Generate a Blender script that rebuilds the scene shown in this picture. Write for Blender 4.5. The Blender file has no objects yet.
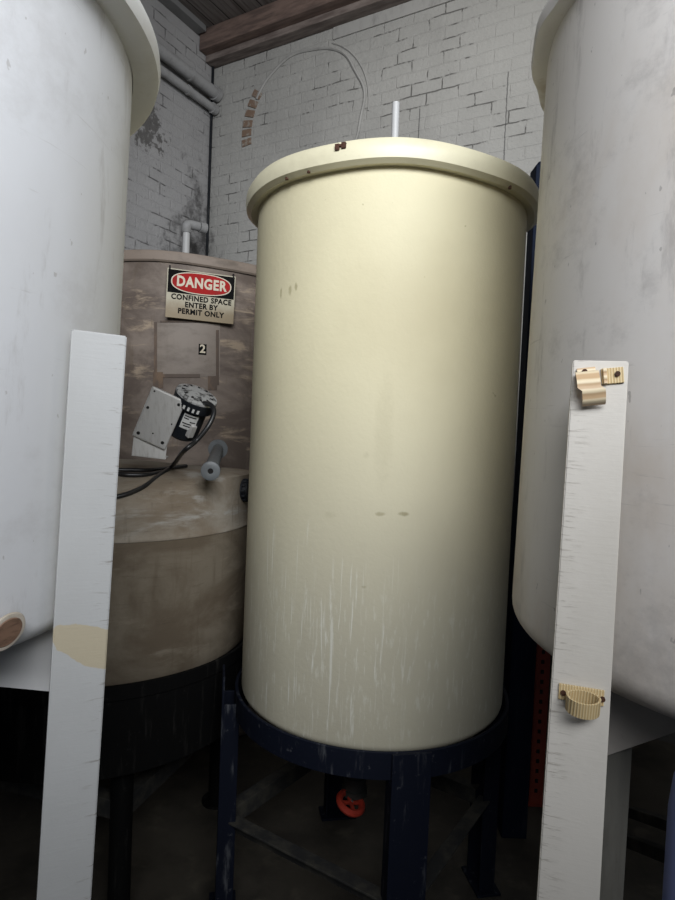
import bpy, bmesh, math, random
from mathutils import Vector, Matrix
random.seed(7)
SC = bpy.context.scene
COL = SC.collection
R = math.radians
PI = math.pi
E = 1.83                                   # eye height

# ------------------------------------------------------------------ camera
FPX = 600.0
pitch, roll = R(2.1), R(2.35)
F = Vector((0, math.cos(pitch), -math.sin(pitch)))
R0 = Vector((1, 0, 0)); U0 = R0.cross(F)
CR = R0*math.cos(roll) + U0*math.sin(roll)
CU = U0*math.cos(roll) - R0*math.sin(roll)
cd = bpy.data.cameras.new('camera'); cam = bpy.data.objects.new('camera', cd); COL.objects.link(cam)
M = Matrix((CR, CU, -F)).transposed().to_4x4(); M.translation = Vector((0, 0, E))
cam.matrix_world = M
cd.sensor_fit = 'HORIZONTAL'; cd.sensor_width = 36; cd.lens = 36*FPX/675
cd.clip_start = .02
SC.camera = cam

def ray(px, py):
    return (F + CR*((px-337.5)/FPX) - CU*((py-450)/FPX)).normalized()
def at(px, py, Y):
    d = ray(px, py); return Vector((0, 0, E)) + d*(Y/d.y)
def hit(cx, cy, rad, px, py):
    """near point of a vertical cylinder along the sight line, and its outward normal"""
    d = ray(px, py); a = d.x**2+d.y**2; b = -2*(d.x*cx+d.y*cy); c = cx*cx+cy*cy-rad*rad
    t = (-b-math.sqrt(max(0, b*b-4*a*c)))/(2*a)
    p = Vector((0, 0, E)) + d*t
    return p, Vector((p.x-cx, p.y-cy, 0)).normalized()

YX, YY, YR = .164, 2.295, .494               # tank axes and radii
DX, DY, DR = -.980, 2.600, .612
BX, BY, BR = -1.010, 4.000, .765
LX, LY, LR = -.980, 1.075, .560
RX, RY, RR = 1.062, 1.340, .609
YZ0, YZ1 = E-1.000, E+.845
# ------------------------------------------------------------------ materials
class NT:
    def __init__(s, name):
        s.m = bpy.data.materials.new(name); s.m.use_nodes = True
        s.t = s.m.node_tree; s.b = s.t.nodes['Principled BSDF']
        s.tc = s.t.nodes.new('ShaderNodeTexCoord')
    def n(s, typ, **k):
        nd = s.t.nodes.new(typ)
        for a, v in k.items(): setattr(nd, a, v)
        return nd
    def l(s, a, b): s.t.links.new(a, b)
    def setin(s, sock, v):
        if isinstance(v, bpy.types.NodeSocket): s.l(v, sock)
        else: sock.default_value = v
    def coord(s, scale=(1, 1, 1), loc=(0, 0, 0)):
        mp = s.n('ShaderNodeMapping'); s.l(s.tc.outputs['Object'], mp.inputs[0])
        mp.inputs['Scale'].default_value = scale; mp.inputs['Location'].default_value = loc
        return mp.outputs[0]
    def noise(s, scale=5, stretch=(1, 1, 1), detail=5, rough=.6, loc=(0, 0, 0), dist=0):
        nd = s.n('ShaderNodeTexNoise'); nd.inputs['Scale'].default_value = scale
        nd.inputs['Detail'].default_value = detail; nd.inputs['Roughness'].default_value = rough
        nd.inputs['Distortion'].default_value = dist
        s.l(s.coord(stretch, loc), nd.inputs['Vector']); return nd.outputs['Fac']
    def mr(s, v, a, b, c=0., d=1., smooth=True):
        nd = s.n('ShaderNodeMapRange'); nd.interpolation_type = 'SMOOTHSTEP' if smooth else 'LINEAR'
        s.setin(nd.inputs[0], v)
        for i, x in enumerate((a, b, c, d)): s.setin(nd.inputs[i+1], x)
        return nd.outputs[0]
    def math(s, op, a, b=0., c=0.):
        nd = s.n('ShaderNodeMath', operation=op)
        for i, x in enumerate((a, b, c)): s.setin(nd.inputs[i], x)
        return nd.outputs[0]
    def mix(s, f, a, b, mode='MIX'):
        nd = s.n('ShaderNodeMix', data_type='RGBA', blend_type=mode)
        s.setin(nd.inputs[0], f)
        for i, x in ((6, a), (7, b)):
            if isinstance(x, tuple): x = tuple(x)+(1,) if len(x) == 3 else x
            s.setin(nd.inputs[i], x)
        return nd.outputs[2]
    def xyz(s):
        nd = s.n('ShaderNodeSeparateXYZ'); s.l(s.tc.outputs['Object'], nd.inputs[0]); return nd.outputs
    def band(s, v, lo, hi, soft):
        return s.math('MULTIPLY', s.mr(v, lo-soft, lo+soft), s.mr(v, hi-soft, hi+soft, 1., 0.))
    def fin(s, col, rough=.6, bump=None, bs=.3, bd=.01, metal=0, spec=.5, sss=0):
        s.setin(s.b.inputs['Base Color'], col if not isinstance(col, tuple) else tuple(col)+(1,))
        s.setin(s.b.inputs['Roughness'], rough); s.b.inputs['Metallic'].default_value = metal
        s.b.inputs['Specular IOR Level'].default_value = spec
        if sss:
            s.b.inputs['Subsurface Weight'].default_value = sss
            s.b.inputs['Subsurface Radius'].default_value = (.08, .06, .03); s.b.inputs['Subsurface Scale'].default_value = 1
        if bump is not None:
            b = s.n('ShaderNodeBump'); b.inputs['Strength'].default_value = bs; b.inputs['Distance'].default_value = bd
            s.l(bump, b.inputs['Height']); s.l(b.outputs[0], s.b.inputs['Normal'])
        return s.m

def grunge(name, base, dirt, amt=.5, rough=.6, scale=3., stretch=(1, 1, .4), lo=.45, hi=.75, fine=None, bs=.15, metal=0, spec=.5, fs=40):
    t = NT(name)
    c = t.mix(t.math('MULTIPLY', t.mr(t.noise(scale, stretch, 7, .65), lo, hi), amt), base, dirt)
    fn = t.noise(fs, (1, 1, 1), 4, .7, loc=(3, 1, 2))
    c = t.mix(t.math('MULTIPLY', t.mr(fn, .62, .75), .6*amt if fine is None else fine), c, dirt)
    return t.fin(c, rough, fn, bs, .002, metal, spec)

def simple(name, col, rough=.5, metal=0, spec=.5):
    return NT(name).fin(col, rough, metal=metal, spec=spec)

# -- white rotomoulded plastic, with its scuffs
def tank_white(name, base, dirt, scuff, off, amt=.6):
    t = NT(name)
    c = t.mix(t.math('MULTIPLY', t.mr(t.noise(1.6, (1, 1, .6), 8, .6, loc=off), .40, .60), amt), base, dirt)
    c = t.mix(t.math('MULTIPLY', t.mr(t.noise(14, (1, 1, .25), 6, .7, loc=off), .56, .72), .40), c, scuff)
    c = t.mix(t.math('MULTIPLY', t.mr(t.noise(2.7, (1, 1, 1.3), 8, .72, loc=(off[2], off[0], off[1])), .50, .66), .42*amt), c, scuff)
    sp = t.noise(55, (1, 1, .7), 2, .5, loc=off)
    c = t.mix(t.math('MULTIPLY', t.mr(sp, .73, .76), .5), c, scuff)
    sc = t.noise(9, (.5, .5, 7), 3, .6, loc=off, dist=.6)
    c = t.mix(t.math('MULTIPLY', t.mr(sc, .67, .74), .25), c, scuff)
    return t.fin(c, .48, t.noise(60, (1, 1, 1), 3, .6), .12, .0015, spec=.35)

# -- yellow tank
def tank_yellow():
    t = NT('cream_yellow_plastic'); x, y, z = t.xyz()[0:3]
    c = t.mix(t.math('MULTIPLY', t.mr(t.noise(1.7, (1, 1, .7), 7, .6), .4, .75), .55), (.63, .58, .395), (.52, .47, .315))
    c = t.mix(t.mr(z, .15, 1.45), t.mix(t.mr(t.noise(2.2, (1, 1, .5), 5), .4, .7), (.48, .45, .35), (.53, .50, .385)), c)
    # darker bloom high on the right front
    dx = t.math('SUBTRACT', x, .05); dz = t.math('SUBTRACT', z, 1.35)
    d = t.math('SQRT', t.math('ADD', t.math('MULTIPLY', dx, dx), t.math('MULTIPLY', t.math('MULTIPLY', dz, dz), .9)))
    m = t.math('MULTIPLY', t.mr(t.math('ADD', d, t.math('MULTIPLY', t.noise(5, detail=4), .25)), .15, .45, 1., 0.), .5)
    c = t.mix(m, c, (.44, .39, .25))
    # scale runs, lower left
    nz = t.noise(13, (6.0, 6.0, .3), 5, .62, dist=.7)
    runs = t.mr(nz, .56, .67)
    reg = t.math('MULTIPLY', t.band(t.math('ADD', z, t.math('MULTIPLY', t.noise(9, (2, 2, .1), 2), .5)), .2, .86, .07), t.band(x, -.46, .06, .09))
    c = t.mix(t.math('MULTIPLY', t.math('MULTIPLY', runs, reg), .6), c, (.74, .74, .67))
    lt = t.math('MULTIPLY', t.mr(t.noise(30, (2.5, 2.5, .5), 4, .6, loc=(5, 2, 1)), .55, .68), t.band(z, 0., .5, .12))
    c = t.mix(t.math('MULTIPLY', lt, .35), c, (.70, .70, .62))
    # brown smudges mid height
    for (px, py, rx, rz, a) in ((380, 514, .016, .007, .45), (404, 514, .018, .007, .6), (281, 293, .004, .018, .55), (290, 290, .006, .018, .55), (296, 287, .005, .015, .5), (364, 587, .008, .005, .4), (384, 430, .03, .19, .10), (366, 455, .010, .012, .15), (330, 515, .02, .012, .12)):
        q_, _ = hit(YX, YY, YR, px, py); sx = q_.x-YX; sz = q_.z-YZ0
        ex = t.math('DIVIDE', t.math('SUBTRACT', x, sx), rx); ez = t.math('DIVIDE', t.math('SUBTRACT', z, sz), rz)
        q = t.math('ADD', t.math('ADD', t.math('MULTIPLY', ex, ex), t.math('MULTIPLY', ez, ez)), t.math('MULTIPLY', t.noise(60, detail=3), 2.0))
        f = t.math('MULTIPLY', t.mr(q, .8, 2.4, 1., 0.), a)
        f = t.math('MULTIPLY', f, t.mr(y, -.2, -.1, 1., 0.))
        c = t.mix(f, c, (.20, .17, .07))
    sp = t.noise(45, (1, 1, 1), 2, .5)
    c = t.mix(t.math('MULTIPLY', t.mr(sp, .76, .79), .5), c, (.30, .27, .14))
    bp = t.math('ADD', t.math('MULTIPLY', t.noise(7, (1, 1, .12), 3), .8), t.noise(60, detail=2))
    return t.fin(c, .6, bp, .2, .004, spec=.3)

# -- stained grp of the two brown tanks
def grp_brown(name, a, b, c_, off, pale=None):
    t = NT(name); x, y, z = t.xyz()[0:3]
    n1 = t.noise(2.6, (1, 1, 1.6), 8, .65, loc=off, dist=.5)
    c = t.mix(t.mr(n1, .35, .6), a, b)
    n2 = t.noise(5.5, (.6, .6, 2.4), 6, .65, loc=off, dist=.4)
    c = t.mix(t.math('MULTIPLY', t.mr(n2, .54, .68), .8), c, c_)
    n3 = t.noise(22, (.4, .4, 5), 4, .7, loc=off)
    c = t.mix(t.math('MULTIPLY', t.mr(n3, .55, .72), .35), c, (.10, .075, .055))
    n4 = t.noise(10, (3, 3, .35), 5, .6, loc=off)
    c = t.mix(t.math('MULTIPLY', t.mr(n4, .56, .72), .4), c, (.12, .09, .06))
    if pale is not None:
        # cleaner paint round on the left side of the shell
        c = t.mix(t.mr(x, -.12, .02, .75, 0.), c, pale)
    n5 = t.noise(90, detail=3)
    return t.fin(c, .62, n5, .2, .002, spec=.3)

def brick_wall(name, base, base2, grime_at, cracks=(), arc=None, grim=.8):
    t = NT(name); x, y, z = t.xyz()[0:3]
    cb = t.n('ShaderNodeCombineXYZ'); wob = t.noise(4.5, detail=3); wob2 = t.noise(5, detail=3, loc=(4, 4, 4))
    t.setin(cb.inputs[0], t.math('ADD', x, t.math('MULTIPLY', wob, .04)))
    t.setin(cb.inputs[1], t.math('ADD', z, t.math('MULTIPLY', wob2, .028)))
    def br(mort):
        b = t.n('ShaderNodeTexBrick'); t.l(cb.outputs[0], b.inputs['Vector'])
        b.inputs['Scale'].default_value = 1; b.inputs['Brick Width'].default_value = .245
        b.inputs['Row Height'].default_value = .088; b.inputs['Mortar Size'].default_value = mort
        b.inputs['Mortar Smooth'].default_value = .6
        b.inputs['Color1'].default_value = (0, 0, 0, 1); b.inputs['Color2'].default_value = (1, 1, 1, 1)
        return b
    b = br(.006)
    c = t.mix(t.math('MULTIPLY', t.mr(t.noise(1.3, detail=6), .35, .7), .8), base, base2)
    c = t.mix(t.math('MULTIPLY', b.outputs['Color'], .06), c, base2)
    # joints where the paint has cracked open: only some of them
    open_ = t.mr(t.noise(4.2, detail=6, rough=.65, loc=(2, 7, 3)), .54, .62)
    j = t.math('MULTIPLY', b.outputs['Fac'], t.math('ADD', t.math('MULTIPLY', open_, .62), .02))
    c = t.mix(j, c, (.035, .033, .03))
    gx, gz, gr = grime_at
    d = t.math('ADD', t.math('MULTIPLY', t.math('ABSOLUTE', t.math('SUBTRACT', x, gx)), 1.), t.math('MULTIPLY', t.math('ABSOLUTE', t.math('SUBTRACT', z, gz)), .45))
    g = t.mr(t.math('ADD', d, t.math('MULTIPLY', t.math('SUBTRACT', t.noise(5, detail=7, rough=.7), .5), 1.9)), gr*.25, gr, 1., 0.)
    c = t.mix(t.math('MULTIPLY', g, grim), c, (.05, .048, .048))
    if grim > .85:
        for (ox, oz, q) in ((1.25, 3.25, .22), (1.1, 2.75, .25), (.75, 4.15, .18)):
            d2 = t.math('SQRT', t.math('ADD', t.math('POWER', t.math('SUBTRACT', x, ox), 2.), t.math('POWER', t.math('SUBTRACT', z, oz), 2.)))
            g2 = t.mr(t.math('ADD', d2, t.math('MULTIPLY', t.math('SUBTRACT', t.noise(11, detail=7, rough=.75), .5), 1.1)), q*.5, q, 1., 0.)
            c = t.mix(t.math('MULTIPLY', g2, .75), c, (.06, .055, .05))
    sp = t.noise(16, detail=6, rough=.75, loc=(1, 1, 9))
    c = t.mix(t.math('MULTIPLY', t.mr(sp, .64, .70), .55), c, (.07, .06, .05))
    c = t.mix(t.mr(t.math('ADD', z, t.math('MULTIPLY', t.noise(3, detail=6, loc=(6, 6, 6)), .5)), 1.45, 1.95, .93, 0.), c, (.03, .028, .025))  # shade painted into the colour of the lower wall, fading out upwards
    for (cx, z0, z1) in cracks:
        f = t.math('MULTIPLY', t.band(t.math('ADD', x, t.math('MULTIPLY', t.noise(20, detail=2), .012)), cx, cx+.007, .003), t.band(z, z0, z1, .01))
        c = t.mix(t.math('MULTIPLY', f, .8), c, (.05, .05, .05))
    h = t.math('SUBTRACT', t.math('MULTIPLY', t.noise(35, detail=6, rough=.7), 1.1), t.math('MULTIPLY', b.outputs['Fac'], t.math('ADD', .3, t.math('MULTIPLY', open_, .8))))
    h = t.math('ADD', h, t.math('MULTIPLY', t.noise(9, detail=4), .9))
    return t.fin(c, .8, h, .75, .012, spec=.25)

def boards(name, base, dark, w, axis=0, amt=.6):
    t = NT(name); o = t.xyz()
    f = t.math('FRACT', t.math('DIVIDE', o[axis], w))
    gap = t.math('ADD', t.mr(f, 0., .05, 1., 0.), t.mr(f, .95, 1., 0., 1.))
    st = (14, .7, 3) if axis == 0 else (.7, 14, 3)
    n = t.noise(3, st, 6, .65, dist=.3)
    c = t.mix(t.math('MULTIPLY', t.mr(n, .35, .7), amt), base, dark)
    c = t.mix(t.math('MULTIPLY', t.mr(t.noise(2.2, detail=6, loc=(3, 3, 3)), .45, .65), .5), c, (.20, .18, .165))
    c = t.mix(gap, c, (.01, .009, .008))
    return t.fin(c, .75, t.math('SUBTRACT', n, gap), .4, .01, spec=.2)

def plank_mat(name, base, low, stain=None, side=-1, seed=0):
    """object x across the plank (metres from its middle), z up the plank"""
    t = NT(name); x, y, z = t.xyz()[0:3]
    c = t.mix(t.math('MULTIPLY', t.mr(t.noise(3, (1, 1, .5), 6, .6, loc=(seed, 0, 0)), .4, .7), .6), base, low)
    edge = t.mr(x, .0, .055, 0., 1.) if side > 0 else t.mr(x, -.055, .005, 1., 0.)
    sc = t.noise(22, (.9, 1, 9), 5, .65, loc=(seed, 2, 0), dist=.3)
    c = t.mix(t.math('MULTIPLY', t.math('MULTIPLY', t.mr(sc, .53 if side < 0 else .59, .66), edge), .75 if side > 0 else .65), c, (.16, .13, .10))
    sp = t.noise(38, (1, 1, 1), 2, .5, loc=(seed, 0, 5))
    c = t.mix(t.math('MULTIPLY', t.mr(sp, .73, .77), .4), c, (.2, .17, .13))
    if stain:
        (sx, sz, rx, rz, col) = stain
        zz = t.math('ADD', z, t.math('MULTIPLY', x, .36))
        ex = t.math('DIVIDE', t.math('SUBTRACT', x, sx), rx); ez = t.math('DIVIDE', t.math('SUBTRACT', zz, sz), rz)
        q = t.math('ADD', t.math('ADD', t.math('MULTIPLY', ex, ex), t.math('MULTIPLY', ez, ez)), t.math('MULTIPLY', t.math('SUBTRACT', t.noise(18, detail=4), .5), 1.2))
        c = t.mix(t.mr(q, .93, 1.0, 1., 0.), c, col)
    return t.fin(c, .5, t.math('ADD', sc, t.noise(70, detail=2)), .15, .002, spec=.35)

def striped(name, a, b, w, axis=0):
    t = NT(name); o = t.xyz()
    n = t.noise(6, detail=3)
    v = t.math('SINE', t.math('MULTIPLY', t.math('ADD', o[axis], t.math('MULTIPLY', n, w*.8)), 2*PI/w))
    c = t.mix(t.mr(v, -.4, .8), a, b)
    return t.fin(c, .5, v, .35, .002)

mYellow = tank_yellow()
mYrim = grunge('cream_yellow_rim_plastic', (.65, .61, .44), (.44, .40, .28), .5, .42, 4, (1, 1, 1))
mLeft = tank_white('bluish_white_plastic', (.81, .825, .85), (.72, .725, .735), (.42, .40, .38), (2, 3, 1), .5)
mLrim = grunge('white_rim_plastic', (.80, .80, .77), (.62, .60, .53), .5, .45, 5, (1, 1, 1))
mRight = tank_white('greyish_white_plastic', (.72, .69, .66), (.60, .53, .46), (.26, .24, .23), (8, 1, 4), .85)
mRrim = grunge('scuffed_rim_plastic', (.66, .64, .62), (.40, .33, .26), .7, .5, 7, (1, 1, 1))
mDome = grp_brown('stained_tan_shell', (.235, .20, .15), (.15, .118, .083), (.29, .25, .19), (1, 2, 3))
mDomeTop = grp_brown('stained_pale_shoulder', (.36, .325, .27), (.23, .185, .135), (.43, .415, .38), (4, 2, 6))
mBrown = grp_brown('brown_weathered_shell', (.215, .175, .145), (.11, .085, .07), (.38, .30, .215), (7, 5, 2))
mBrownRim = grunge('brown_rim', (.22, .175, .14), (.10, .08, .062), .8, .65, 6, (1, 1, 2))
mBlack = grunge('black_scuffed_steel', (.004, .004, .004), (.035, .033, .030), .8, .7, 9, (4, 4, .4), .54, .75, spec=.15)
mBlue = grunge('dark_blue_painted_steel', (.004, .006, .014), (.10, .105, .115), .85, .65, 11, (3, 3, .5), .56, .78, spec=.2)
mBrace = grunge('dusty_dark_steel', (.016, .016, .016), (.06, .055, .042), .8, .75, 14, (1, 1, 1), .4, .7)
mBluePost = grunge('navy_post_paint', (.005, .009, .022), (.035, .04, .05), .6, .7, 8, (2, 2, .5), .5, .8, spec=.12)
mRed = grunge('faded_red_rack_paint', (.30, .05, .026), (.10, .022, .015), .8, .6, 10, (1, 1, .6))
mHole = simple('dark_hole', (.006, .005, .005), .9)
mPlankL = plank_mat('white_board_skin', (.50, .505, .50), (.42, .42, .41), (.034, 1.468, .082, .034, (.50, .44, .32)), side=1, seed=3)
mPlankR = plank_mat('warm_white_board_skin', (.60, .57, .52), (.48, .45, .40), None, side=-1, seed=9)
mClamp = striped('amber_ribbed_resin', (.55, .40, .20), (.68, .55, .32), .0045, 0)
mClampZ = striped('amber_layered_resin', (.55, .38, .22), (.76, .64, .44), .012, 2)
mRust = grunge('brown_rust', (.06, .022, .010), (.015, .008, .005), .8, .85, 60, (1, 1, 1))
mPort = grunge('brown_port_wood', (.22, .13, .085), (.07, .04, .025), .9, .7, 30, (1, 1, 4))
mPortRing = grunge('port_ring_resin', (.56, .50, .42), (.36, .30, .22), .8, .5, 20)
mSteelGrey = grunge('grey_painted_plate', (.38, .35, .32), (.28, .255, .23), .6, .5, 5, (1, 1, 1))
mPlateWhite = grunge('pale_grey_plate', (.62, .62, .62), (.48, .48, .47), .6, .5, 6, (1, 1, 1))
mLegGrey = grunge('dull_grey_leg_paint', (.13, .125, .11), (.07, .065, .055), .8, .55, 8, (2, 2, .4))
mAlu = grunge('brushed_aluminium_plate', (.62, .61, .59), (.42, .40, .37), .6, .42, 20, (6, 1, 1), metal=.35)
mMotor = grunge('black_motor_casing', (.010, .012, .016), (.05, .05, .05), .6, .45, 25, spec=.25)
mBell = grunge('speckled_aluminium_bell', (.45, .45, .44), (.05, .05, .05), .9, .45, 45, (1, 1, 1), .48, .6, metal=.3)
mLabel = grunge('silver_nameplate', (.62, .62, .60), (.30, .30, .29), .7, .45, 60, (1, 1, 3))
mCable = simple('black_rubber_cable', (.012, .012, .013), .38)
mGreyPipe = grunge('grey_pipe_plastic', (.12, .13, .135), (.06, .06, .06), .5, .5, 20)
mWhitePipe = grunge('white_pipe_plastic', (.52, .52, .515), (.42, .41, .39), .5, .45, 10)
mWallPipe = grunge('painted_pipe_grey', (.34, .34, .34), (.20, .195, .19), .8, .6, 8, (1, 1, 1))
mSign = NT('aged_sign_cream')
_x, _y, _z = mSign.xyz()[0:3]
_c = mSign.mix(mSign.mr(mSign.math('ADD', _z, mSign.math('MULTIPLY', mSign.noise(14, detail=4), .08)), -.06, .03), (.22, .165, .09), (.38, .345, .25))
mSign = mSign.fin(_c, .55)
mSignBlk = grunge('sign_black_ink', (.006, .006, .006), (.02, .02, .018), .5, .85, 30, spec=.08)
mSignRed = grunge('sign_red_ink', (.34, .022, .022), (.22, .03, .028), .6, .85, 20, spec=.05)
mSignCream = grunge('sign_cream_ink', (.50, .44, .33), (.40, .34, .23), .5, .5, 30)
mSheet = grunge('brown_backing_sheet', (.20, .165, .135), (.12, .095, .075), .9, .6, 6, (1, 1, 2))
mTape = grunge('dark_residue_tape', (.085, .06, .045), (.19, .12, .07), .7, .7, 20)
mFloor = NT('damp_concrete_floor')
_n = mFloor.noise(1.8, detail=8, rough=.65); _n2 = mFloor.noise(7, detail=6, loc=(2, 2, 0))
_c = mFloor.mix(mFloor.mr(_n, .38, .66), (.060, .052, .040), (.022, .019, .015))
_c = mFloor.mix(mFloor.math('MULTIPLY', mFloor.mr(_n2, .55, .7), .7), _c, (.085, .075, .055))
mFloor = mFloor.fin(_c, .6, _n2, .4, .01)
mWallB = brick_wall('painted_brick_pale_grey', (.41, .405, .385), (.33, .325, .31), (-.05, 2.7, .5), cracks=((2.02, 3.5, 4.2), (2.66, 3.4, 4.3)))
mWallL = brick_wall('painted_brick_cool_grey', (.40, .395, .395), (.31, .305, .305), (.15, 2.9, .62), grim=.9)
mCeil = boards('grey_stained_ceiling_boards', (.22, .20, .19), (.085, .07, .062), .17, 0, .8)
mBeam = grunge('reddish_brown_beam_timber', (.21, .145, .12), (.085, .06, .052), .8, .75, 4, (1, 6, 6), .35, .65)
mBeam2 = grunge('whitewashed_beam_timber', (.24, .20, .18), (.11, .085, .075), .9, .75, 4, (1, 6, 6), .35, .65)
mTrim = grunge('grey_ceiling_trim_paint', (.20, .20, .20), (.12, .12, .12), .7, .7, 5)
mBareBrick = grunge('bare_brown_brick', (.20, .135, .095), (.32, .30, .27), .9, .85, 25, (1, 1, 1), .5, .65)
mPlaster = grunge('paint_ridge', (.36, .355, .34), (.22, .215, .205), .7, .8, 20)
mJug = NT('blue_white_jug_plastic')
_x, _y, _z = mJug.xyz()[0:3]
_c = mJug.mix(mJug.mr(_z, .30, .42), (.75, .77, .85), (.34, .40, .78))
mJug = mJug.fin(_c, .4)
mJugCap = simple('green_cap_plastic', (.10, .30, .27), .45)
mValveRed = grunge('red_valve_handle_paint', (.40, .04, .022), (.10, .02, .015), .6, .45, 25)
mValve = grunge('dark_valve_metal', (.05, .052, .048), (.10, .095, .08), .7, .5, 20, metal=.4)

# ------------------------------------------------------------------ mesh helpers
def link(name, bm, mat, parent=None, loc=None, smooth=False, mw=None):
    me = bpy.data.meshes.new(name)
    bmesh.ops.recalc_face_normals(bm, faces=bm.faces)
    if smooth:
        for f in bm.faces: f.smooth = True
        for e in bm.edges:
            if len(e.link_faces) == 2 and e.calc_face_angle(0) > R(38): e.smooth = False
    bm.to_mesh(me); bm.free()
    o = bpy.data.objects.new(name, me); COL.objects.link(o)
    if mat: me.materials.append(mat)
    if mw is not None: o.matrix_world = mw
    elif loc is not None: o.location = loc
    if parent is not None:
        o.parent = parent
    return o
def thing(name, label, cat, loc=(0, 0, 0), rot=None, group=None):
    o = bpy.data.objects.new(name, None); COL.objects.link(o)
    if isinstance(loc, Matrix): o.matrix_world = loc
    else: o.location = loc
    o.empty_display_size = .1
    return tag(o, label, cat, group)
def tag(o, label, cat, group=None):
    o['label'] = label; o['category'] = cat
    if group: o['group'] = group
    return o
def struct(o): o['kind'] = 'structure'; return o

def lathe(bm, prof, n=96, closed=False, mod=None):
    rings = []
    for (r, z) in prof:
        if r <= 1e-6: rings.append([bm.verts.new((0, 0, z))]); continue
        ring = []
        for i in range(n):
            a = 2*PI*i/n; rr, zz = (r, z) if mod is None else mod(r, z, a)
            ring.append(bm.verts.new((rr*math.cos(a), rr*math.sin(a), zz)))
        rings.append(ring)
    pairs = list(zip(rings, rings[1:])) + ([(rings[-1], rings[0])] if closed else [])
    for A, B in pairs:
        for i in range(n):
            j = (i+1) % n
            a = [A[0]] if len(A) == 1 else [A[i], A[j]]
            b = [B[0]] if len(B) == 1 else [B[j], B[i]]
            vs = a+b
            if len(vs) > 2: bm.faces.new(vs)
    return bm
def box(bm, x0, x1, y0, y1, z0, z1, bev=0., mat=None):
    vs = [bm.verts.new(p) for p in ((x0, y0, z0), (x1, y0, z0), (x1, y1, z0), (x0, y1, z0), (x0, y0, z1), (x1, y0, z1), (x1, y1, z1), (x0, y1, z1))]
    fs = [bm.faces.new([vs[i] for i in q]) for q in ((0, 3, 2, 1), (4, 5, 6, 7), (0, 1, 5, 4), (1, 2, 6, 5), (2, 3, 7, 6), (3, 0, 4, 7))]
    if mat is not None:
        for v in vs: v.co = mat @ v.co
    if bev:
        es = list({e for f in fs for e in f.edges})
        bmesh.ops.bevel(bm, geom=es, offset=bev, segments=2, affect='EDGES', profile=.6)
    return bm
def frame(p0, p1, up=Vector((0, 0, 1))):
    """matrix whose x runs from p0 to p1"""
    x = (p1-p0).normalized()
    if abs(x.dot(up)) > .98: up = Vector((0, 1, 0))
    y = up.cross(x).normalized(); z = x.cross(y)
    m = Matrix((x, y, z)).transposed().to_4x4(); m.translation = p0; return m
def bar(bm, p0, p1, w, h, bev=.003, up=Vector((0, 0, 1))):
    p0 = Vector(p0); p1 = Vector(p1)
    return box(bm, 0, (p1-p0).length, -w/2, w/2, -h/2, h/2, bev, frame(p0, p1, up))
def cyl(bm, p0, p1, r, n=24, r2=None, caps=True):
    p0 = Vector(p0); p1 = Vector(p1); m = frame(p0, p1); L = (p1-p0).length; r2 = r if r2 is None else r2
    A = [bm.verts.new(m @ Vector((0, r*math.cos(2*PI*i/n), r*math.sin(2*PI*i/n)))) for i in range(n)]
    B = [bm.verts.new(m @ Vector((L, r2*math.cos(2*PI*i/n), r2*math.sin(2*PI*i/n)))) for i in range(n)]
    for i in range(n):
        j = (i+1) % n; bm.faces.new((A[i], A[j], B[j], B[i]))
    if caps: bm.faces.new(A[::-1]); bm.faces.new(B)
    return bm
def tube(bm, pts, r, n=10, sub=8):
    """round tube through the points (Catmull-Rom)"""
    P = [Vector(p) for p in pts]; P = [P[0]*2-P[1]]+P+[P[-1]*2-P[-2]]; Q = []
    for i in range(1, len(P)-2):
        for k in range(sub):
            t = k/sub; a, b, c, d = P[i-1:i+3]
            Q.append(.5*((2*b)+(c-a)*t+(2*a-5*b+4*c-d)*t*t+(3*b-a-3*c+d)*t**3))
    Q.append(P[-2]); prev = None; up = Vector((.1, .2, 1)).normalized()
    for i, q in enumerate(Q):
        d = (Q[min(i+1, len(Q)-1)]-Q[max(i-1, 0)]).normalized()
        up = (up-d*up.dot(d)).normalized(); s = d.cross(up)
        ring = [bm.verts.new(q+(up*math.cos(2*PI*k/n)+s*math.sin(2*PI*k/n))*r) for k in range(n)]
        if prev:
            for k in range(n): bm.faces.new((prev[k], prev[(k+1) % n], ring[(k+1) % n], ring[k]))
        else: bm.faces.new(ring[::-1])
        prev = ring
    bm.faces.new(prev); return bm
def B(): return bmesh.new()
def basis(p, normal, up=Vector((0, 0, 1))):
    """local frame: -y looks along the outward normal, z up"""
    y = -normal.normalized(); x = y.cross(up).normalized(); z = x.cross(y)
    m = Matrix((x, y, z)).transposed().to_4x4(); m.translation = p; return m

# ------------------------------------------------------------------ setting
C = Vector((-1.2505, 5.5, 0))
dl = Vector((.479, .878, 0)).normalized(); db = Vector((.868, -.497, 0)).normalized()
rb = math.atan2(db.y, db.x); rl = math.atan2(-dl.y, -dl.x)
H = E+3.39
o = struct(link('floor', box(B(), -6, 6, -4, 8, -.12, 0), mFloor))
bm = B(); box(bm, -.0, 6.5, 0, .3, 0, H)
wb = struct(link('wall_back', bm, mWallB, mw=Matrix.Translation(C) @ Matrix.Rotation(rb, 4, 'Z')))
bm = B(); box(bm, 0, 8, -.3, 0, 0, H)
wl = struct(link('wall_left', bm, mWallL, mw=Matrix.Translation(C) @ Matrix.Rotation(rl, 4, 'Z')))
bm = B(); box(bm, -1, 6.8, -8.5, .5, 0, .1)
ce = struct(link('ceiling', bm, mCeil, mw=Matrix.Translation(C+Vector((0, 0, H))) @ Matrix.Rotation(rb, 4, 'Z')))
WB = Matrix.Translation(C) @ Matrix.Rotation(rb, 4, 'Z'); WL = Matrix.Translation(C) @ Matrix.Rotation(rl, 4, 'Z')
bt = thing('ceiling_beam', 'reddish brown double timber beam running along top of the pale brick wall', 'beam', WB)
zb = E+3.22
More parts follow.
